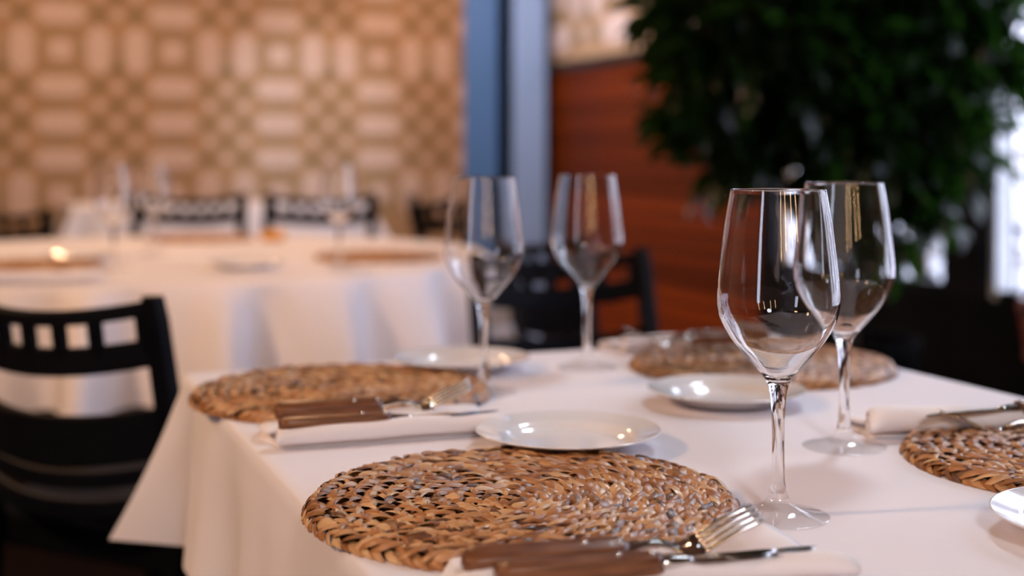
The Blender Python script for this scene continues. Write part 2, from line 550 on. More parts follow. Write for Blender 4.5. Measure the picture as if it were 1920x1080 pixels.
# glazing
def glazing(name, u0, u1, light=False):
    w = st(empty(name, uv((u0 + u1) / 2, VR + 0.06, SILL), RZ))
    L = u1 - u0
    H = HEAD - SILL
    def part(n, cy, cz, sy, sz, m, th=0.07):
        bm = bmesh.new()
        bm_box(bm, (0, cy, cz), (th, sy, sz), bevel=min(0.006, th * 0.1), seg=1)
        return from_bm(n, bm, m, w)
    t = 0.035
    fm = M['rail_lit_jamb'] if light else M['frame']  # far jamb pale: the lit reveal is put into its colour
    part('window_frame', -L / 2 + t / 2, H / 2, t, H, M['frame'])
    part('window_frame', L / 2 - t / 2, H / 2, t, H, fm)
    part('window_rail', 0, t / 2, L - 2 * t, t, M['frame'])
    part('window_rail', 0, H - t / 2, L - 2 * t, t, M['frame'])
    g = part('pane', 0, H / 2, L - 2 * t, H - 2 * t, M['thin_glass'], 0.005)
    return w
for i, (a, b_, lt) in enumerate(((0.6, 2.28, False), (2.46, 3.77, True), (3.99, 4.50, False), (4.60, 5.24, False))):
    glazing('window_%d' % (i + 1), a, b_, lt)
for k, (a, b_) in enumerate(((2.28, 2.46), (3.77, 3.99), (4.50, 4.60), (5.24, 5.26))):
    st(slab('trim_%d' % (k + 4), a, b_, VR + 0.0, VR + 0.14, SILL, HEAD, M['frame']))

# outside: paving, a pale building, a low white railing and a red-brown planter box
o = st(slab('ground', -6, 16, VR + 0.2, VR + 12, -0.1, -0.02, M['paving']))
bd = empty('building', uv(7.0, VR + 7.2, -0.02), RZ, label='pale blurred building across the street seen through the glazing', cat='building')
bm = bmesh.new()
bm_box(bm, (0.5, 0, 2.6), (1.0, 18, 5.2), bevel=0.02, seg=1)
from_bm('facade', bm, M['facade'], bd)
for i in range(9):
    for j in range(2):
        bm = bmesh.new()
        bm_box(bm, (-0.02, -7.6 + i * 1.9, 1.3 + j * 2.2), (0.06, 0.9, 1.4), bevel=0.01, seg=1)
        from_bm('window', bm, M['facade_dark'], bd)
rl = empty('railing', uv(4.6, VR + 2.3, -0.02), RZ, label='low white metal railing outside beyond the bright pane', cat='railing')
for z in (0.45, 1.08):
    bm = bmesh.new()
    bm_box(bm, (0, 0, z), (0.05, 5.0, 0.06), bevel=0.01, seg=1)
    from_bm('rail', bm, M['rail_lit_jamb'], rl)
for i in range(26):
    bm = bmesh.new()
    bm_box(bm, (0, -2.45 + i * 0.196, 0.55), (0.03, 0.03, 1.1), bevel=0.004, seg=1)
    from_bm('post', bm, M['rail_lit_jamb'], rl)
bx = empty('planter_box', uv(4.15, VR + 1.6, -0.02), RZ, label='red-brown planter box outside the bright pane at right', cat='planter')
bm = bmesh.new()
bm_box(bm, (0, 0, 0.5), (0.34, 0.5, 1.0), bevel=0.02)
from_bm('box', bm, M['brick_red'], bx)
bm = bmesh.new()
bm_box(bm, (0, 0, 1.01), (0.40, 0.56, 0.04), bevel=0.01)
from_bm('rim', bm, M['brick_red'], bx)

# ------------------------------------------------------------------ chairs
def make_chair(m=None, seat_m=None):
    """back plane at y=0, the sitter looks along +y"""
    m = m or M['chair']
    seat_m = seat_m or M['chair_seat']
    c = empty('dining_chair')
    HW = 0.205
    def curve(f):
        return Vector((0, -0.055 * (1 - (2 * f - 1) ** 2), -0.022 * (1 - (2 * f - 1) ** 2)))
    def add(n, vf, mm=m, sm=False):
        o = from_data(n, vf[0], vf[1], mm, c, sm)
        return fix_normals(o)
    for s in (-1, 1):
        secs = []
        for z, y, w in ((0.0, -0.05, 0.030), (0.25, -0.01, 0.034), (0.45, 0.0, 0.038), (0.65, -0.025, 0.036), (0.80, -0.055, 0.034), (0.835, -0.062, 0.028)):
            a = w / 2
            secs.append([(s * HW + x * a, y + yy * a * 1.1, z) for x, yy in ((-1, -.6), (-.6, -1), (.6, -1), (1, -.6), (1, .6), (.6, 1), (-.6, 1), (-1, .6))])
        add('back_post', sweep(secs))
    def yat(z):
        return -0.062 * max(0, (z - 0.45)) / 0.385
    def rail(n, z, h, t=0.020, k=1.0):
        return add(n, bar((-HW, yat(z), z), (HW, yat(z), z), t, h, n=12, bow=lambda f: curve(f) * k))
    rail('top_rail', 0.818, 0.024)
    rail('back_rail', 0.750, 0.044)
    for x, dw in ((-0.93, 0.03), (-0.58, 0.024), (-0.29, 0.024), (0, 0.024), (0.29, 0.024), (0.58, 0.024), (0.93, 0.03)):
        f = (x + 1) / 2
        o = curve(f)
        add('divider', bar((x * HW * 1.0, yat(.76) + o.y, 0.758 + o.z), (x * HW, yat(.81) + o.y, 0.812 + o.z), dw, 0.018, up=Vector((0, 1, 0))))
    rail('back_slat', 0.625, 0.078)
    rail('back_slat', 0.563, 0.026, 0.016)
    rail('back_slat', 0.516, 0.030, 0.016)
    # seat
    bm = bmesh.new()
    bm_box(bm, (0, 0.215, 0.455), (0.43, 0.42, 0.035), bevel=0.012)
    from_bm('seat', bm, seat_m, c)
    for a, b2 in (((-HW, 0.02, 0.415), (HW, 0.02, 0.415)), ((-HW, 0.40, 0.415), (HW, 0.40, 0.415)), ((-HW, 0.02, 0.415), (-HW, 0.40, 0.415)), ((HW, 0.02, 0.415), (HW, 0.40, 0.415))):
        add('apron', bar(a, b2, 0.02, 0.05))
    for s in (-1, 1):
        add('leg', bar((s * HW, 0.40, 0.0), (s * HW, 0.39, 0.44), 0.032, 0.032))
        add('stretcher', bar((s * HW, -0.02, 0.20), (s * HW, 0.395, 0.20), 0.016, 0.022))
    return c
chair0 = make_chair()
first = [True]
def place_chair(loc, rz, label, group=None, sc=1.0):
    c = chair0 if first[0] else copy_tree(chair0)
    first[0] = False
    c.location = loc
    c.rotation_euler = (0, 0, rz)
    c.scale = (sc, sc, sc)
    c['label'] = label
    c['category'] = 'chair'
    if group:
        c['group'] = group
    elif 'group' in c:
        del c['group']
    return c
G = 'black chairs around the tables'
# nearest chair, back to the camera, right side nearer
pr, plf = Vector((-0.510, 2.06)), Vector((-0.880, 2.25))
mid = (pr + plf) / 2
dirx = (pr - plf).normalized()
place_chair((mid.x, mid.y, 0), math.atan2(dirx.y, dirx.x),
            'nearest black wooden chair at left, curved back rail with square openings', G)
def chair_px(px, d, rz, label, sc=1.0):
    return place_chair(((px - 960) / FPX * d, d, 0), rz, label, G, sc)
chair_px(350, 5.45, R(180), 'black chair with curved back behind the round table, left of its pair', 1.06)
chair_px(597, 5.45, R(178), 'black chair with curved back behind the round table, right of its pair', 1.06)
chair_px(836, 5.1, R(-68), 'black chair turned side-on beyond the right end of the round table', 1.06)
chair_px(-12, 4.95, R(-150), 'black chair at the left edge of the photo beside the round table')
chair_px(1075, 2.86, R(205), 'dark chair at the far side of the near table, behind two glasses')
chair_px(1045, 3.62, R(-62), 'dark chair in front of the blue-grey pillars, between the two tables')
rc = make_chair(M['chair_red'], M['chair_seat'])
tag(rc, 'red-brown wooden chair at the right edge of the photo by the windows', 'chair')
rc.location = (0.955, 2.18, 0)
rc.rotation_euler = (0, 0, R(248.8))
bs = make_chair(M['chair'], M['blue_seat'])
tag(bs, 'black chair with blue seat at the lower left edge', 'chair')
bs.location = (-1.275, 1.93, 0)
bs.rotation_euler = (0, 0, R(-84))

# ------------------------------------------------------------------ tables
TOP = 0.75
CT = 0.003          # cloth surface lies 3 mm above the board
# near table: corner A (far left)
A = at(341, 704, TOP)
LV, LUN = 0.925, 1.45
def T(s, t, z=TOP):      # s along V from A, t towards the camera
    p = Vector((A.x, A.y, 0)) + V * s - U * t
    return Vector((p.x, p.y, z))
tb = empty('dining_table', T(LV / 2, LUN / 2, 0), RZ, label='square-cornered dining table under the white cloth, laid for four', cat='table')
bm = bmesh.new()
bm_box(bm, (0, 0, TOP - 0.0185), (LV - 0.012, LUN - 0.012, 0.029), bevel=0.004)
from_bm('table_top', bm, M['cap'], tb)
for sx in (-1, 1):
    for sy in (-1, 1):
        o = from_data('leg', *bar((sx * (LV / 2 - 0.07), sy * (LUN / 2 - 0.07), 0), (sx * (LV / 2 - 0.07), sy * (LUN / 2 - 0.07), TOP - 0.033), 0.06, 0.06), M['chair'], tb, False)
        fix_normals(o)

def cloth_grid(name, top, hem, zhem, zmax, label, cat='tablecloth', rows=16, power=1.25):
    """top, hem: closed loops of equal length (2-D), zhem list"""
    n = len(top)
    cx = sum(p.x for p in top) / n
    cy = sum(p.y for p in top) / n
    secs = []
    for k in (0.0, 0.25, 0.5, 0.75, 0.9, 0.97):
        secs.append([(cx + (p.x - cx) * k, cy + (p.y - cy) * k, zmax) for p in top])
    r = 0.010
    # rounded shoulder, then the hanging part
    secs.append([(cx + (p.x - cx) * (1 - 0.006), cy + (p.y - cy) * (1 - 0.006), zmax) for p in top])
    secs.append([(cx + (p.x - cx) * 1.0, cy + (p.y - cy) * 1.0, zmax - r * 0.25) for p in top])
    for q in range(1, rows + 1):
        f = q / rows
        sec = []
        for i, p in enumerate(top):
            h = hem[i]
            e = f ** power
            x = p.x + (h.x - p.x) * e
            y = p.y + (h.y - p.y) * e
            dx, dy = p.x - cx, p.y - cy
            L = math.hypot(dx, dy)
            off = 0.004 * min(1, f * 5)
            x += dx / L * off
            y += dy / L * off
            z = zmax - r * 0.25 + (zhem[i] - zmax + r * 0.25) * f
            sec.append((x, y, z))
        secs.append(sec)
    vs, fs = sweep(secs, cap=False)
    o = from_data(name, vs, fs, M['cloth'])
    bm = bmesh.new()
    bm.from_mesh(o.data)
    bmesh.ops.remove_doubles(bm, verts=bm.verts, dist=1e-6)
    bmesh.ops.recalc_face_normals(bm, faces=bm.faces)
    bm.to_mesh(o.data)
    bm.free()
    o.data.shade_smooth()
    return tag(o, label, cat)

def rect_loops(A2, ex, ey, lx, ly, corner_tip=0.145, drop=0.245, wob=0.012, seed=1, sharp=True, special=True):
    """loops of a rectangular cloth; A2 the corner at (0,0), ex/ey the side directions"""
    rnd = random.Random(seed)
    top, hem, zh = [], [], []
    rr = 0.012
    N = 64
    corners = [(0, 0, (-1, -1)), (lx, 0, (1, -1)), (lx, ly, (1, 1)), (0, ly, (-1, 1))]
    def P(x, y):
        p = A2 + ex * x + ey * y
        return Vector((p.x, p.y))
    for ci in range(4):
        x0, y0, (ox, oy) = corners[ci]
        x1, y1, (ox1, oy1) = corners[(ci + 1) % 4]
        L = math.hypot(x1 - x0, y1 - y0)
        dx, dy = (x1 - x0) / L, (y1 - y0) / L
        nx, ny = dy, -dx          # outward
        ph = rnd.random() * 6
        m = 90
        for i in range(m):
            f = i / m
            # denser near the corners
            g = 0.5 - 0.5 * math.cos(math.pi * f)
            s = g * L
            tx, ty = x0 + dx * s, y0 + dy * s
            # round the very corner
            dmin = min(s, L - s)
            if dmin < rr:
                k = 0.29 * rr * (1 - dmin / rr)
                sx = ox if s < L / 2 else ox1
                sy = oy if s < L / 2 else oy1
                tx -= sx * k
                ty -= sy * k
            top.append(P(tx, ty))
            # hem
            out = 0.008 + wob * math.sin(s * 15 + ph) + 0.6 * wob * math.sin(s * 31 + ph * 2)
            cw = 0.15
            hx, hy = tx + nx * out, ty + ny * out
            zz = 0.0
            for (d, sx, sy, cx_, cy_) in ((s, ox, oy, x0, y0), (L - s, ox1, oy1, x1, y1)):
                if d < cw:
                    w = d / cw
                    tip = Vector((cx_ + sx * corner_tip / 1.414, cy_ + sy * corner_tip / 1.414))
                    # valley: cloth tucks back under the corner before the side starts
                    val = Vector((cx_ - sx * 0.022 + dx * (0.03 if d == s else -0.03), cy_ - sy * 0.022 + dy * (0.03 if d == s else -0.03)))
                    val = val - Vector((nx, ny)) * 0.03
                    if w < 0.45:
                        k = w / 0.45
                        q = tip.lerp(val, k)
                    else:
                        k = (w - 0.45) / 0.55
                        k = k * k * (3 - 2 * k)
                        q = val.lerp(Vector((hx, hy)), k)
                    hx, hy = q.x, q.y
                    zz = -0.02 * (1 - w)
            hem.append(P(hx, hy))
            zh.append(TOP - drop + zz)
    return top, hem, zh
t2, h2, z2 = rect_loops(Vector((A.x, A.y)), V.to_2d(), (-U).to_2d(), LV, LUN, corner_tip=0.120, drop=0.216, wob=0.018)
cloth_near = cloth_grid('tablecloth', t2, h2, z2, TOP + CT, 'white cotton tablecloth on the near table, pointed corner hanging at left')

# round table
RC, RR = Vector((-1.01, 3.90)), 0.94
rt = empty('round_table', (RC.x, RC.y, 0), 0, label='large round table under the white cloth behind the near table', cat='table')
lathe('table_top', [(0, TOP - 0.034), (RR - 0.02, TOP - 0.034), (RR - 0.012, TOP - 0.02), (RR - 0.02, TOP - 0.004), (0, TOP - 0.004)], M['cap'], rt)
lathe('pedestal', [(0, 0), (0.32, 0), (0.32, 0.03), (0.07, 0.07), (0.06, 0.6), (0.2, TOP - 0.034), (0, TOP - 0.034)], M['chair'], rt, 32)
n = 360
top, hem, zh = [], [], []
for i in range(n):
    a = 2 * math.pi * i / n
    d = Vector((math.cos(a), math.sin(a)))
    top.append(RC + d * RR)
    f = math.sin(a * 25 + 1.3 * math.sin(3 * a)) + 0.35 * math.sin(a * 41)
    hem.append(RC + d * (RR + 0.06 + 0.065 * f + 0.012 * math.sin(a * 37)))
    zh.append(0.49 + 0.01 * math.sin(a * 5))
cloth_grid('tablecloth', top, hem, zh, TOP + CT, 'white round tablecloth with soft vertical folds behind the near table', power=0.6)

# far table against the wall
fa = Vector(((120 - 960) / FPX * 8.0, 8.0))
t3, h3, z3 = rect_loops(fa, V.to_2d(), (-U).to_2d(), 1.70, 0.75, corner_tip=0.22, drop=0.32, wob=0.015, seed=4)
ft = empty('dining_table', (fa.x, fa.y, 0), RZ, label='long table under a white cloth by the patterned wall', cat='table')
bm = bmesh.new()
bm_box(bm, (1.70 / 2, -0.375, TOP - 0.0185), (1.685, 0.735, 0.029), bevel=0.004)
from_bm('table_top', bm, M['cap'], ft)
for x in (0.1, 1.60):
    for y in (-0.1, -0.65):
        fix_normals(from_data('leg', *bar((x, y, 0), (x, y, TOP - 0.033), 0.06, 0.06), M['chair'], ft, False))
cloth_grid('tablecloth', t3, h3, z3, TOP + CT, 'white tablecloth on the farthest table by the patterned wall')

# ------------------------------------------------------------------ table ware
ZT = TOP + CT
# wine glass as one closed glass body cut into bowl, stem and foot at shared rings
K = 1 / 2260.0
outer = [(94, 968.5), (94.4, 967), (93, 965.5), (75, 961.5), (55, 956.5), (38, 950), (27, 943), (20, 932), (16, 918), (13.2, 900), (11.6, 870), (11.2, 830), (11.8, 790), (13.4, 760), (15.6, 740), (18.5, 725), (24, 712), (36, 696), (52, 678), (70, 657), (86, 636), (98, 616), (107, 596), (111.5, 578), (112.6, 562), (111.5, 540), (108, 505), (103.5, 465), (98, 420), (92.5, 385), (87.6, 356)]
def hz(y):
    return (968.5 - y) * K
outer = [(r * K, hz(y)) for r, y in outer]
def resample(p, n):
    """Catmull-Rom open"""
    out = []
    for i in range(len(p) - 1):
        p0 = Vector(p[max(i - 1, 0)]); p1 = Vector(p[i]); p2 = Vector(p[i + 1]); p3 = Vector(p[min(i + 2, len(p) - 1)])
        for j in range(n):
            t = j / n
            out.append(0.5 * ((2 * p1) + (p2 - p0) * t + (2 * p0 - 5 * p1 + 4 * p2 - p3) * t * t + (3 * p1 - p0 - 3 * p2 + p3) * t ** 3))
    out.append(Vector(p[-1]))
    return out
op = resample(outer, 3)
# inner bowl wall: offset of outer from rim down to the cup bottom
th = 0.0011
inner = []
for i in range(len(op) - 1, 0, -1):
    if op[i].y < hz(700):
        break
    a = op[i - 1]; b_ = op[min(i + 1, len(op) - 1)]
    tdir = (b_ - a).normalized()
    nrm = Vector((-tdir.y, tdir.x))   # to the inside
    k = th + max(0, (hz(650) - op[i].y)) * 0.05
    q = op[i] + nrm * k
    inner.append(q)
zb = inner[-1].y
rb = inner[-1].x
inner += [Vector((rb * 0.75, zb - 0.0045)), Vector((rb * 0.4, zb - 0.0075)), Vector((0.00001, zb - 0.0085))]
rim = [op[-1] + Vector((-0.0002, 0.0007)), op[-1] + Vector((-0.0008, 0.0008))]
foot_under = [Vector((0.00001, 0.0006)), Vector((0.02, 0.0005)), Vector((0.038, 0.0003))]
full = foot_under + op + rim + inner
# normals of the whole profile
def glass_part(name, i0, i1, parent, n=72, m='glass'):
    pts = full[i0:i1 + 1]
    vs, nr = [], []
    for k, p in enumerate(pts):
        gi = i0 + k
        a = full[max(gi - 1, 0)]; b2 = full[min(gi + 1, len(full) - 1)]
        t_ = (b2 - a)
        t_.normalize()
        nn = Vector((t_.y, -t_.x))
        for j in range(n):
            c, s = math.cos(2 * math.pi * j / n), math.sin(2 * math.pi * j / n)
            vs.append((p.x * c, p.x * s, p.y))
            nr.append((nn.x * c, nn.x * s, nn.y))
    fs = []
    for i in range(len(pts) - 1):
        for j in range(n):
            k = (j + 1) % n
            fs.append((i * n + j, i * n + k, (i + 1) * n + k, (i + 1) * n + j))
    me = bpy.data.meshes.new(name)
    me.from_pydata(vs, [], fs)
    me.materials.append(M[m])
    me.shade_smooth()
    me.normals_split_custom_set_from_vertices(nr)
    o = bpy.data.objects.new(name, me)
    return link(o, parent)
i_foot = min(range(len(full)), key=lambda i: abs(full[i].y - hz(932)) + (full[i].x > 0.03))
i_stem = min(range(len(full)), key=lambda i: abs(full[i].y - hz(725)) + (i > len(full) * 0.7))
g0 = empty('wine_glass')
glass_part('foot', 0, i_foot, g0, m='thin_glass')
glass_part('stem', i_foot, i_stem, g0)
glass_part('bowl', i_stem, len(full) - 1, g0)
gf = [True]
def glass(px, py, label, group=None, rz=0.0):
    g = g0 if gf[0] else copy_tree(g0)
    gf[0] = False
    p = at(px, py, ZT)
    g.location = (p.x, p.y, ZT + 0.0001)
    g.scale = (1, 1, 0.984)
    g.rotation_euler = (0, 0, rz)
    tag(g, label, 'glass')
    if group:
        g['group'] = group
    elif 'group' in g:
        del g['group']
    return g
GG = 'empty wine glasses on the near table'
glass(1459, 968, 'nearest empty wine glass, in sharp focus, right of the front woven mat', GG)
glass(1583, 838, 'empty wine glass standing right behind the front glass', GG)
glass(907, 736, 'leftmost empty wine glass on the near table, blurred, behind the small plate', GG)
glass(1101, 689, 'empty wine glass at the far edge of the near table', GG)
GR = 'wine glasses on the round table'
glass(213, 505, 'blurred empty wine glass at left on the round table', GR)
glass(288, 478, 'blurred empty wine glass on the round table, second from the left', GR)
glass(636, 500, 'blurred empty wine glass at right on the round table', GR)

# plates
pr_ = [(0, 0.0022), (0.050, 0.0022), (0.056, 0.0030), (0.062, 0.0055), (0.070, 0.0095), (0.082, 0.0140), (0.0915, 0.0170), (0.0935, 0.0184), (0.0925, 0.0192), (0.090, 0.0184), (0.081, 0.0156), (0.069, 0.0122), (0.0635, 0.0082), (0.058, 0.0052), (0.050, 0.0040), (0, 0.0038)]
prf = [tuple(v) for v in resample([(r, z) for r, z in pr_], 3)]
prf[0] = (0.00001, prf[0][1]); prf[-1] = (0.00001, prf[-1][1])
plate0 = lathe('side_plate', [(max(r, 0.00001), z) for r, z in prf], M['porcelain'], None, 96)
pf = [True]
def plate(px, py, label, group):
    p = plate0 if pf[0] else plate0.copy()
    if not pf[0]:
        COL.objects.link(p)
    pf[0] = False
    q = at(px, py, ZT + 0.017)
    p.location = (q.x, q.y, ZT)
    return tag(p, label, 'plate', group)
GP = 'small white plates on the near table'
plate(1065, 806, 'small white plate just behind the sharp woven mat', GP)
plate(1362, 729, 'small white plate in front of the far right mat, behind the front glass', GP)
plate(866, 670, 'small white plate at the far edge, behind the left mat', GP)
plate(2096, 968, 'white plate cut by the right edge of the photo', GP)
plate(462, 492, 'blurred grey-white plate on the round table', 'plates on the round table')
plate(150, 478, 'blurred white plate at left on the round table', 'plates on the round table')

# woven round placemat: concentric plaited coils
def make_mat(seed, fine=True):
    rnd = random.Random(seed)
    root = empty('woven_placemat')
    RM = 0.178
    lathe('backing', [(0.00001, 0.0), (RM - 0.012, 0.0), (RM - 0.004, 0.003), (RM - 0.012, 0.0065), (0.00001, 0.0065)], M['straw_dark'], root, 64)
    nc = 12
    pitch = (RM - 0.006) / nc
    NL, NW = (9, 5) if fine else (5, 4)
    for c in range(nc):
        rc_ = RM - pitch * (c + 0.5)
        verts, faces, vals, uvs = [], [], [], []
        npet = max(5, int(2 * math.pi * rc_ / 0.0118))
        rows = ((-1, 0.0), (1, 0.5))
        if c == 0:
            rows = ((-1, 0.0), (1, 0.5), (2, 0.0))
        for side, sh in rows:
            for k in range(npet):
                a0 = 2 * math.pi * (k + sh + rnd.uniform(-.16, .16)) / npet
                ln = rnd.uniform(0.024, 0.032) * (0.75 if rc_ < 0.03 else 1)
                wd = rnd.uniform(0.0050, 0.0074)
                skew = (0.42 + rnd.uniform(-.16, .16)) * (-1 if side == 1 else 1)
                roll = rnd.uniform(-0.55, 0.55)
                lift = rnd.uniform(-0.0012, 0.0018)
                rc2 = rc_ + (side if side < 2 else 1.25) * pitch * 0.25
                val = min(1, max(0, rnd.gauss(0.52, 0.28)))
                bz = 0.0066
                tiltout = 0.0
                if side == 2:
                    rc2 = rc_ + pitch * 0.42
                    bz = 0.0018
                    skew = 0.45 + rnd.uniform(-.1, .1)
                    tiltout = 1.1
                elif c == 0 and side == 1:
                    tiltout = 0.45
                base = len(verts)
                fold = rnd.uniform(0.2, 1.0)
                bend = rnd.uniform(-.12, .12)
                for i in range(NL):
                    f = i / (NL - 1)
                    l = (f - 0.5) * ln
                    # leaf-shaped width, bulging over the crossing strand
                    w = wd * 1.25 * (math.sin(math.pi * (0.05 + 0.92 * f ** 0.85)) ** 0.95) * (1 - 0.25 * f)
                    zc = 0.0050 * math.sin(math.pi * (f * 0.80 + 0.02)) - 0.0032 * (1 - f)
                    for j in range(NW):
                        g = j / (NW - 1) * 2 - 1
                        y = g * w * 0.62
                        zz = zc + 0.0021 * (1 - abs(g) ** 1.8) - 0.0008 + 0.0007 * fold * math.sin(g * 7 + fold * 5) + roll * y * 0.9
                        # rotate by skew in the plane (tangent, radial)
                        ll = l
                        yy = y + bend * (l ** 2) * 30
                        ta = ll * math.cos(skew) - yy * math.sin(skew)
                        ra = ll * math.sin(skew) + yy * math.cos(skew)
                        if tiltout:
                            rr_, z_ = ra, zz
                            ra = rr_ * math.cos(tiltout) + z_ * math.sin(tiltout)
                            z_ = -rr_ * math.sin(tiltout) + z_ * math.cos(tiltout)
                        else:
                            z_ = zz
                        aa = a0 + ta / max(rc2, 0.012)
                        rad = rc2 + ra
                        z = max(bz + z_ + lift, 0.0004)
                        verts.append((rad * math.cos(aa), rad * math.sin(aa), z))
                        vals.append(val)
                        uvs.append((f * 1.2 + k * 3.1, g * 0.5 + side * 7.3 + k * 1.7))
                for i in range(NL - 1):
                    for j in range(NW - 1):
                        p = base + i * NW + j
                        faces.append((p, p + 1, p + NW + 1, p + NW))
        o = from_data('braided_coil', verts, faces, M['straw'], root)
        at_ = o.data.attributes.new('strand', 'FLOAT', 'POINT')
        at_.data.foreach_set('value', vals)
        ul = o.data.uv_layers.new(name='UVMap')
        for lp in o.data.loops:
            ul.data[lp.index].uv = uvs[lp.vertex_index]
    return root
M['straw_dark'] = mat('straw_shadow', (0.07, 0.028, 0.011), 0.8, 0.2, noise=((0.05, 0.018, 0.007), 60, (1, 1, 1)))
GM = 'round plaited straw placemats on the near table'
mat_fine = make_mat(3)
mat_rough = make_mat(9, False)
def put_mat(src, first_, px, py, label, group, rz):
    o = src if first_ else copy_tree(src)
    p = at(px, py, ZT + 0.010)
    o.location = (p.x, p.y, ZT)
    o.rotation_euler = (0, 0, rz)
    return tag(o, label, 'placemat', group)
put_mat(mat_fine, True, 980, 929, 'round plaited straw placemat in sharp focus in front', GM, 0.3)
put_mat(mat_fine, False, 2058, 846, 'round plaited straw placemat cut by the right edge of the photo', GM, 1.9)
put_mat(mat_rough, True, 641, 727, 'round plaited straw placemat at the left corner of the near table', GM, 1.1)
put_mat(mat_rough, False, 1427, 676, 'round plaited straw placemat at the far right corner of the near table', GM, 2.7)
GM2 = 'round straw placemats on the round table'
put_mat(mat_rough, False, 712, 478, 'blurred straw placemat at right on the round table', GM2, 0.5)
put_mat(mat_rough, False, 55, 495, 'blurred straw placemat at left on the round table', GM2, 4.1)
put_mat(mat_rough, False, 375, 444, 'blurred straw placemat at the far side of the round table', GM2, 3.3)

# napkin: folded pad with a rolled near edge, local x along the cutlery, -y the rolled side
def napkin(p0, p1, width, roll, label, group, seed, pad=0.011, flare=0.0, cutr=0.0):
    rnd = random.Random(seed)
    d = p1 - p0
    L = d.length
    root_rz = math.atan2(d.y, d.x)
    path = []
    turns = 2.1
    n = 40
    cy, cz = -width / 2 + roll, roll
    for i in range(n + 1):
        f = i / n
        r = roll * (0.18 + 0.80 * f)
        a = -math.pi / 2 - turns * 2 * math.pi * (1 - f) 
        path.append((cy - r * math.cos(a + math.pi / 2) * 1.15 * 0 + r * math.sin(a + math.pi / 2) * -1.1, cz - r * math.cos(a + math.pi / 2) * 0.96))
    # from the bottom of the roll the sheet runs out over the table, turns and comes back as the upper layer
    for f in (0.15, 0.35, 0.6, 0.85, 0.97):
        path.append((cy + (width / 2 - cy) * f, 0.0013))
    path += [(width / 2 + 0.002, 0.0040), (width / 2, pad * 0.62)]
    for f in (0.95, 0.8, 0.6, 0.4, 0.25):
        path.append((cy + roll * 0.9 + (width / 2 - cy - roll * 0.9) * f, pad * (0.75 + 0.25 * math.sin(f * 3))))
    secs = []
    m = 36
    ph = rnd.random() * 6
    for i in range(m + 1):
        f = i / m
        x = -L / 2 + L * f
        sc = 1 + 0.05 * math.sin(f * 7 + ph) + 0.03 * math.sin(f * 17 + ph)
        g_ = min(1.0, max(0.0, (f - 0.35) / 0.45))
        sl0 = 1 + flare * g_ * g_ * (3 - 2 * g_)
        sec = []
        for (y, z) in path:
            yy = y * (sl0 if y > 0 else 1) + 0.003 * math.sin(f * 5 + ph)
            zz = max(0.0013, z * sc) if z > 0.003 else z
            # ends: roll collapses slightly
            e = max(0.0, abs(2 * f - 1) - 0.86) / 0.14
            zz = zz * (1 - 0.18 * e * e)
            xx = x + (0.010 * math.sin(y * 60 + ph) if i in (0, m) else 0) * 0.6
            if f > 0.9:
                xx -= cutr * (y + width / 2) * (f - 0.9) * 6
            sec.append((xx, yy, zz))
        secs.append(sec)
    vs, fs = sweep(secs, closed=False)
    o = from_data('napkin', vs, fs, M['napkin'])
    sd = o.modifiers.new('thickness', 'SOLIDIFY')
    sd.thickness = 0.0018
    sd.offset = 0
    c = (p0 + p1) / 2
    o.location = (c.x, c.y, ZT + 0.0003)
    o.rotation_euler = (0, 0, root_rz)
    return tag(o, label, 'napkin', group)

# cutlery, local x from handle end to tip
def handle(parent, L=0.118, w=0.021, t=0.016):
    secs = []
    for f, k, kk in ((0, 0.55, 0.6), (0.02, 0.85, 0.85), (0.08, 1.0, 1.0), (0.35, 0.98, 1.0), (0.6, 0.90, 0.94), (0.85, 0.98, 0.9), (0.96, 1.0, 0.8), (1.0, 0.9, 0.62)):
        a, b_ = w / 2 * k, t / 2 * kk
        ring = []
        for j in range(16):
            an = 2 * math.pi * j / 16
            ca, sa = math.cos(an), math.sin(an)
            ring.append((L * f + (0.006 * (1 if f > .9 else 0) * -abs(ca)), a * math.copysign(abs(ca) ** 0.38, ca), b_ * math.copysign(abs(sa) ** 0.42, sa)))
        secs.append(ring)
    vs, fs = sweep(secs)
    h = fix_normals(from_data('handle', vs, fs, M['wood_handle'], parent))
    for x in (0.72, 0.93):
        bm = bmesh.new()
        bmesh.ops.create_uvsphere(bm, u_segments=12, v_segments=8, radius=0.0022)
        o = from_bm('rivet', bm, M['steel'], h, True)
        o.location = (L * x, 0, t / 2 * (0.90 if x < .9 else 0.80))
    return h
def make_knife():
    k = empty('knife')
    handle(k)
    vs, fs = sweep([[(x, y * w, z * t) for y, z in ((-1, -.4), (-1, .4), (-.6, 1), (.6, 1), (1, .4), (1, -.4), (.6, -1), (-.6, -1))] for x, w, t in ((0.112, 0.0075, 0.0042), (0.120, 0.0070, 0.0040), (0.134, 0.0050, 0.0028), (0.138, 0.0055, 0.0020))])
    fix_normals(from_data('bolster', vs, fs, M['steel'], k))
    secs = []
    for x, y0, y1, t in ((0.135, -0.006, 0.006, 0.0018), (0.142, -0.0105, 0.0065, 0.0016), (0.165, -0.0112, 0.0068, 0.0015), (0.195, -0.0105, 0.0068, 0.0013), (0.215, -0.0075, 0.0066, 0.0011), (0.228, -0.002, 0.0062, 0.0009), (0.235, 0.0045, 0.0058, 0.0005)):
        secs.append([(x, y0, -0.0001), (x, y0 + (y1 - y0) * .5, -t / 2), (x, y1, -t / 2), (x, y1, t / 2), (x, y0 + (y1 - y0) * .5, t / 2), (x, y0, 0.0001)])
    vs, fs = sweep(secs)
    fix_normals(from_data('blade', vs, fs, M['steel'], k, False))
    return k
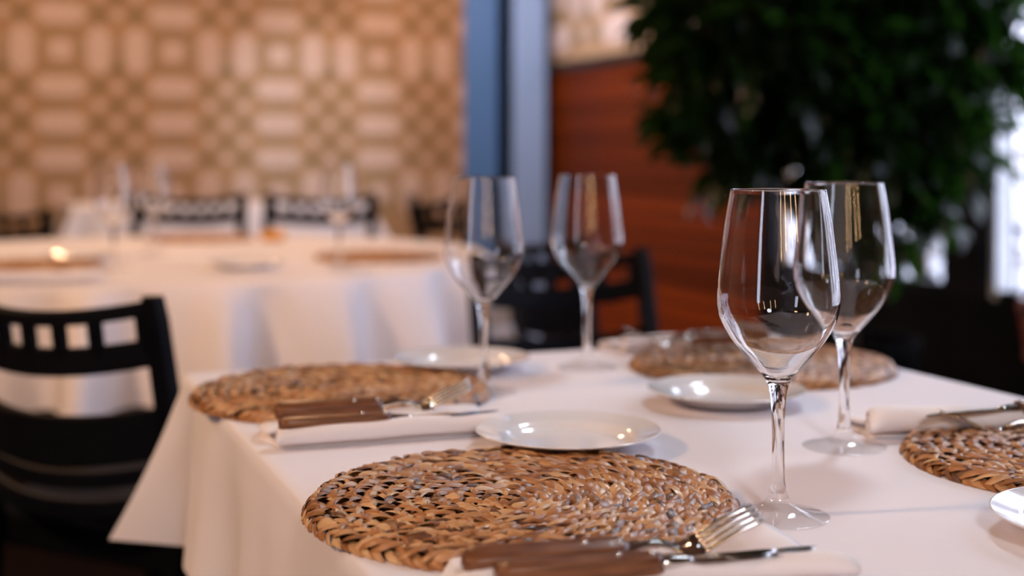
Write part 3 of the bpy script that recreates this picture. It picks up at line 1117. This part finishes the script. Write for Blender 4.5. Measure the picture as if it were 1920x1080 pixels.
def make_fork():
    k = empty('fork')
    handle(k)
    def zf(x):     # side profile: arch at the neck, dip at the head, tines rising
        u_ = (x - 0.112) / 0.095
        return 0.0035 * math.sin(min(1, u_ * 2) * math.pi) - 0.006 * math.exp(-((u_ - 0.55) / 0.16) ** 2) + 0.019 * max(0, u_ - 0.5) ** 1.1 * 2.0
    def strip(name, pts, t=0.0022):
        secs = []
        for x, y0, y1 in pts:
            z = zf(x)
            secs.append([(x, y0, z - t / 2), (x, y1, z - t / 2), (x, y1 + .0004, z), (x, y1, z + t / 2), (x, y0, z + t / 2), (x, y0 - .0004, z)])
        vs, fs = sweep(secs)
        return fix_normals(from_data(name, vs, fs, M['steel'], k))
    strip('neck', [(0.112, -.0065, .0065), (0.118, -.006, .006), (0.126, -.0042, .0042), (0.138, -.003, .003), (0.148, -.0034, .0034), (0.154, -.0055, .0055), (0.159, -.0095, .0095), (0.166, -.0118, .0118), (0.172, -.0122, .0122)], 0.0028)
    for q in range(4):
        y = -0.0098 + q * 0.00653
        strip('tine', [(0.171, y - .0023, y + .0023), (0.176, y - .0014, y + .0014), (0.195, y - .0012, y + .0012), (0.208, y - .0011, y + .0011), (0.214, y - .0006, y + .0006)])
    return k
fork0, knife0 = make_fork(), make_knife()
used = set()
def cutlery(src, pa, pb, label, group, cat, roll=0.0, pitch=0.0):
    c = src if src.name not in used else copy_tree(src)
    used.add(src.name)
    d = pb - pa
    c.location = pa
    c.rotation_euler = (roll, -math.asin(d.z / d.length), math.atan2(d.y, d.x))
    return tag(c, label, cat, group)
GN = 'white cloth napkins under cutlery on the near table'
GF, GK = 'wooden-handled forks on the near table', 'wooden-handled knives on the near table'
# front set
n1a, n1b = at(838, 1092, ZT), at(1560, 1054, ZT)
napkin(n1a, n1b, 0.098, 0.011, 'white folded napkin in front under the sharp fork and knife', GN, 2, pad=0.009, flare=1.1, cutr=0.5)
zc = ZT + 0.0195
cutlery(fork0, at(868, 1056, zc + .003), at(1452, 1006, zc + .003), 'fork with wooden handle in front, tines raised toward the glass', GF, 'fork', roll=R(15))
cutlery(knife0, at(930, 1080, zc), at(1552, 1027, zc), 'knife with wooden handle in front, nearest the camera', GK, 'knife')
# left set
n2a, n2b = at(500, 828, ZT), at(925, 801, ZT)
napkin(n2a, n2b, 0.105, 0.0125, 'white folded napkin at left under dark wooden cutlery handles', GN, 5, pad=0.014, flare=0.5)
zc = ZT + 0.0225
cutlery(fork0, at(515, 771, zc), at(890, 750, zc), 'fork with dark wooden handle on the left napkin', GF, 'fork', roll=R(18))
cutlery(knife0, at(523, 799, zc), at(905, 773, zc), 'knife with dark wooden handle on the left napkin', GK, 'knife')
# right set: handles at right, blades towards the left
n3a, n3b = at(1612, 816, ZT), at(2080, 797, ZT)
napkin(n3a, n3b, 0.084, 0.018, 'white rolled napkin at right, twisted end showing, beside the right-hand mat', GN, 8, pad=0.012)
zc = ZT + 0.0290
cutlery(knife0, at(2070, 752, zc), at(1672, 784, zc), 'knife on the rolled napkin at right, blade catching the light', GK, 'knife')
cutlery(fork0, at(2160, 776, zc), at(1800, 806, zc - .018), 'fork on the rolled napkin at right, wooden handle leaving the photo', GF, 'fork')
# far set
n4a, n4b = at(1150, 660, ZT), at(1400, 646, ZT)
napkin(n4a, n4b, 0.080, 0.015, 'white napkin behind the far right mat at the table edge', GN, 11, pad=0.014)
zc = ZT + 0.030
cutlery(knife0, at(1425, 625, zc), at(1180, 634, zc), 'knife lying on the far napkin behind the far right mat', GK, 'knife')
cutlery(fork0, at(1435, 632, zc), at(1195, 642, zc), 'fork lying on the far napkin behind the far right mat', GF, 'fork')
# round table set
n5a, n5b = at(-20, 532, ZT), at(190, 526, ZT)
napkin(n5a, n5b, 0.12, 0.016, 'blurred white napkin at the near left of the round table', 'napkins on the round table', 14, pad=0.014)

# little amber dish on the round table
am = lathe('candle_dish', [(0.00001, 0.0), (0.030, 0.0), (0.040, 0.012), (0.044, 0.034), (0.041, 0.034), (0.037, 0.014), (0.028, 0.006), (0.00001, 0.006)], M['amber'], None, 40)
q = at(512, 452, ZT)
am.location = (q.x, q.y, ZT)
tag(am, 'small amber yellow dish at the far side of the round table', 'dish')

# ------------------------------------------------------------------ the indoor tree
tree = empty('indoor_tree', (1.10, 4.40, 0), 0, label='large leafy dark green indoor tree in front of the windows', cat='tree')
lathe('pot', [(0.00001, 0), (0.17, 0), (0.185, 0.02), (0.235, 0.40), (0.245, 0.44), (0.225, 0.44), (0.215, 0.38), (0.00001, 0.38)], M['pot'], tree, 48)
lathe('soil', [(0.00001, 0.40), (0.10, 0.402), (0.216, 0.395), (0.2165, 0.382), (0.00001, 0.382)], M['soil'], tree, 32)
rnd = random.Random(21)
def tube(pts, radii, n=8):
    secs = []
    for i, p in enumerate(pts):
        a = Vector(pts[max(i - 1, 0)]); b_ = Vector(pts[min(i + 1, len(pts) - 1)])
        d = (b_ - a).normalized()
        s = d.cross(Vector((0.3, 1, 0.1))).normalized()
        t_ = d.cross(s)
        secs.append([Vector(p) + (s * math.cos(2 * math.pi * j / n) + t_ * math.sin(2 * math.pi * j / n)) * radii[i] for j in range(n)])
    return sweep(secs)
tp = [(0, 0, 0.38), (0.02, 0.01, 0.7), (-0.02, 0.0, 1.0), (0.03, 0.02, 1.35), (0.0, 0.0, 1.7), (0.03, 0.02, 2.2)]
fix_normals(from_data('trunk', *tube(tp, [0.038, 0.034, 0.030, 0.026, 0.022, 0.012]), M['bark'], tree))
leafv = [(0, 0, 0), (0.25, 0.17, 0.05), (0.25, -0.17, 0.05), (0.25, 0, 0), (0.55, 0.20, 0.04), (0.55, -0.20, 0.04), (0.55, 0, -0.015), (0.82, 0.11, 0.0), (0.82, -0.11, 0.0), (0.82, 0, -0.05), (1.0, 0, -0.12)]
leaff = [(0, 3, 1), (0, 2, 3), (1, 3, 6, 4), (3, 2, 5, 6), (4, 6, 9, 7), (6, 5, 8, 9), (7, 9, 10), (9, 8, 10)]
leaf_me = bpy.data.meshes.new('leaf')
leaf_me.from_pydata(leafv, [], leaff)
leaf_me.materials.append(M['leaf'])
leaf_me.shade_smooth()
# clumps: (px, py, depth, radius)
clumps = []
def cl(px, py, d, r):
    z = CAMZ + (HORIZON - py) / FPX * d
    clumps.append((Vector(((px - 960) / FPX * d - 1.10, d - 4.40, z)), r))
for c in ((1330, 20, 4.3, .20), (1420, 70, 4.2, .24), (1480, -60, 4.4, .30), (1540, 120, 4.3, .30), (1650, 40, 4.4, .30), (1760, -40, 4.3, .28), (1700, 160, 4.4, .30), (1600, 220, 4.3, .28),
          (1500, 205, 4.2, .13), (1430, 190, 4.3, .17), (1330, 190, 4.2, .15), (1275, 225, 4.15, .045), (1290, 110, 4.4, .10), (1370, 310, 4.3, .045), (1340, 318, 4.3, .045), (1400, 270, 4.2, .08), (1225, 18, 4.2, .055), 
          (1590, 310, 4.3, .13), (1650, 320, 4.4, .20), (1740, 260, 4.3, .19), (1780, 320, 4.2, .10), (1740, 380, 4.3, .09), (1800, 110, 4.4, .11), (1835, 20, 4.3, .08), (1890, 90, 4.3, .05), (1610, 400, 4.4, .13), (1640, 420, 4.4, .14), (1890, -60, 4.4, .10), (1910, 130, 4.2, .035), (1600, -80, 4.5, .4)):
    cl(*c)
for k, (c, r) in enumerate(clumps):
    z0 = max(0.75, min(2.1, c.z - 0.35))
    base = Vector((0.0, 0.0, z0))
    midp = base.lerp(c, 0.5) + Vector((rnd.uniform(-.05, .05), rnd.uniform(-.05, .05), 0.06))
    fix_normals(from_data('branch', *tube([base, midp, c], [0.012, 0.008, 0.004], 6), M['bark'], tree))
def leaf_mat():
    c, r = clumps[rnd.choices(range(len(clumps)), [max(q[1], .085) ** 2.0 for q in clumps])[0]]
    while True:
        v = Vector((rnd.uniform(-1, 1), rnd.uniform(-1, 1), rnd.uniform(-1, 1)))
        if v.length < 1:
            break
    p = c + v * r * (1.0 if r > .1 else 0.7)
    s = rnd.uniform(0.09, 0.165)
    d = (v + Vector((rnd.uniform(-.8, .8), rnd.uniform(-.8, .8), rnd.uniform(-1.0, .3)))).normalized()
    e = d.to_track_quat('X', 'Z').to_euler()
    return Matrix.Translation(p) @ e.to_matrix().to_4x4() @ Matrix.Rotation(rnd.uniform(-.9, .9), 4, 'X') @ Matrix.Scale(s, 4), p
alls = [leaf_mat() for _ in range(4200)]
alls.sort(key=lambda q: q[1].y)
near, rest = alls[:1000], alls[1000:]
rnd.shuffle(near)
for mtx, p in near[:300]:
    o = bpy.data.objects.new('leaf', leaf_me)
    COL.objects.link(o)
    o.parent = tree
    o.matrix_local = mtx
rest += near[300:]
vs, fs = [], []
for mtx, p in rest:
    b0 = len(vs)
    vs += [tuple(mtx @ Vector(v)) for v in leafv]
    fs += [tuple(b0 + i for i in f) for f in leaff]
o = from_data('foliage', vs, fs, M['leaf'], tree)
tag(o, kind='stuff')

# loose shrubs just outside the far panes; the second is added to dim its pane
for k, (u0_, n_) in enumerate(((5.35, 520), (6.9, 120))):
    sh = empty('shrub', uv(u0_, VR + 1.0, -0.02), RZ, label='grey-green shrub outside the glazing, %s' % ('behind the right side of the indoor tree' if k == 0 else 'added to dim the pane behind the middle of the indoor tree'), cat='shrub')
    fix_normals(from_data('stem', *tube([(0, 0, 0), (0.02, 0, 0.5), (0, 0.03, 1.2)], [0.03, 0.025, 0.012]), M['bark'], sh))
    vs, fs = [], []
    for _ in range(n_):
        z = rnd.uniform(0.25, 2.6)
        p = Vector((rnd.uniform(-.3, .3), rnd.uniform(-.42, .42), z))
        mtx = Matrix.Translation(p) @ Matrix.Rotation(rnd.uniform(0, 6.28), 4, 'Z') @ Matrix.Rotation(rnd.uniform(-.9, .9), 4, 'X') @ Matrix.Rotation(rnd.uniform(-1, .6), 4, 'Y') @ Matrix.Scale(rnd.uniform(.09, .15), 4)
        b0 = len(vs)
        vs += [tuple(mtx @ Vector(v)) for v in leafv]
        fs += [tuple(b0 + i for i in f) for f in leaff]
    o = from_data('foliage', vs, fs, M['shrub'], sh)
    tag(o, kind='stuff')
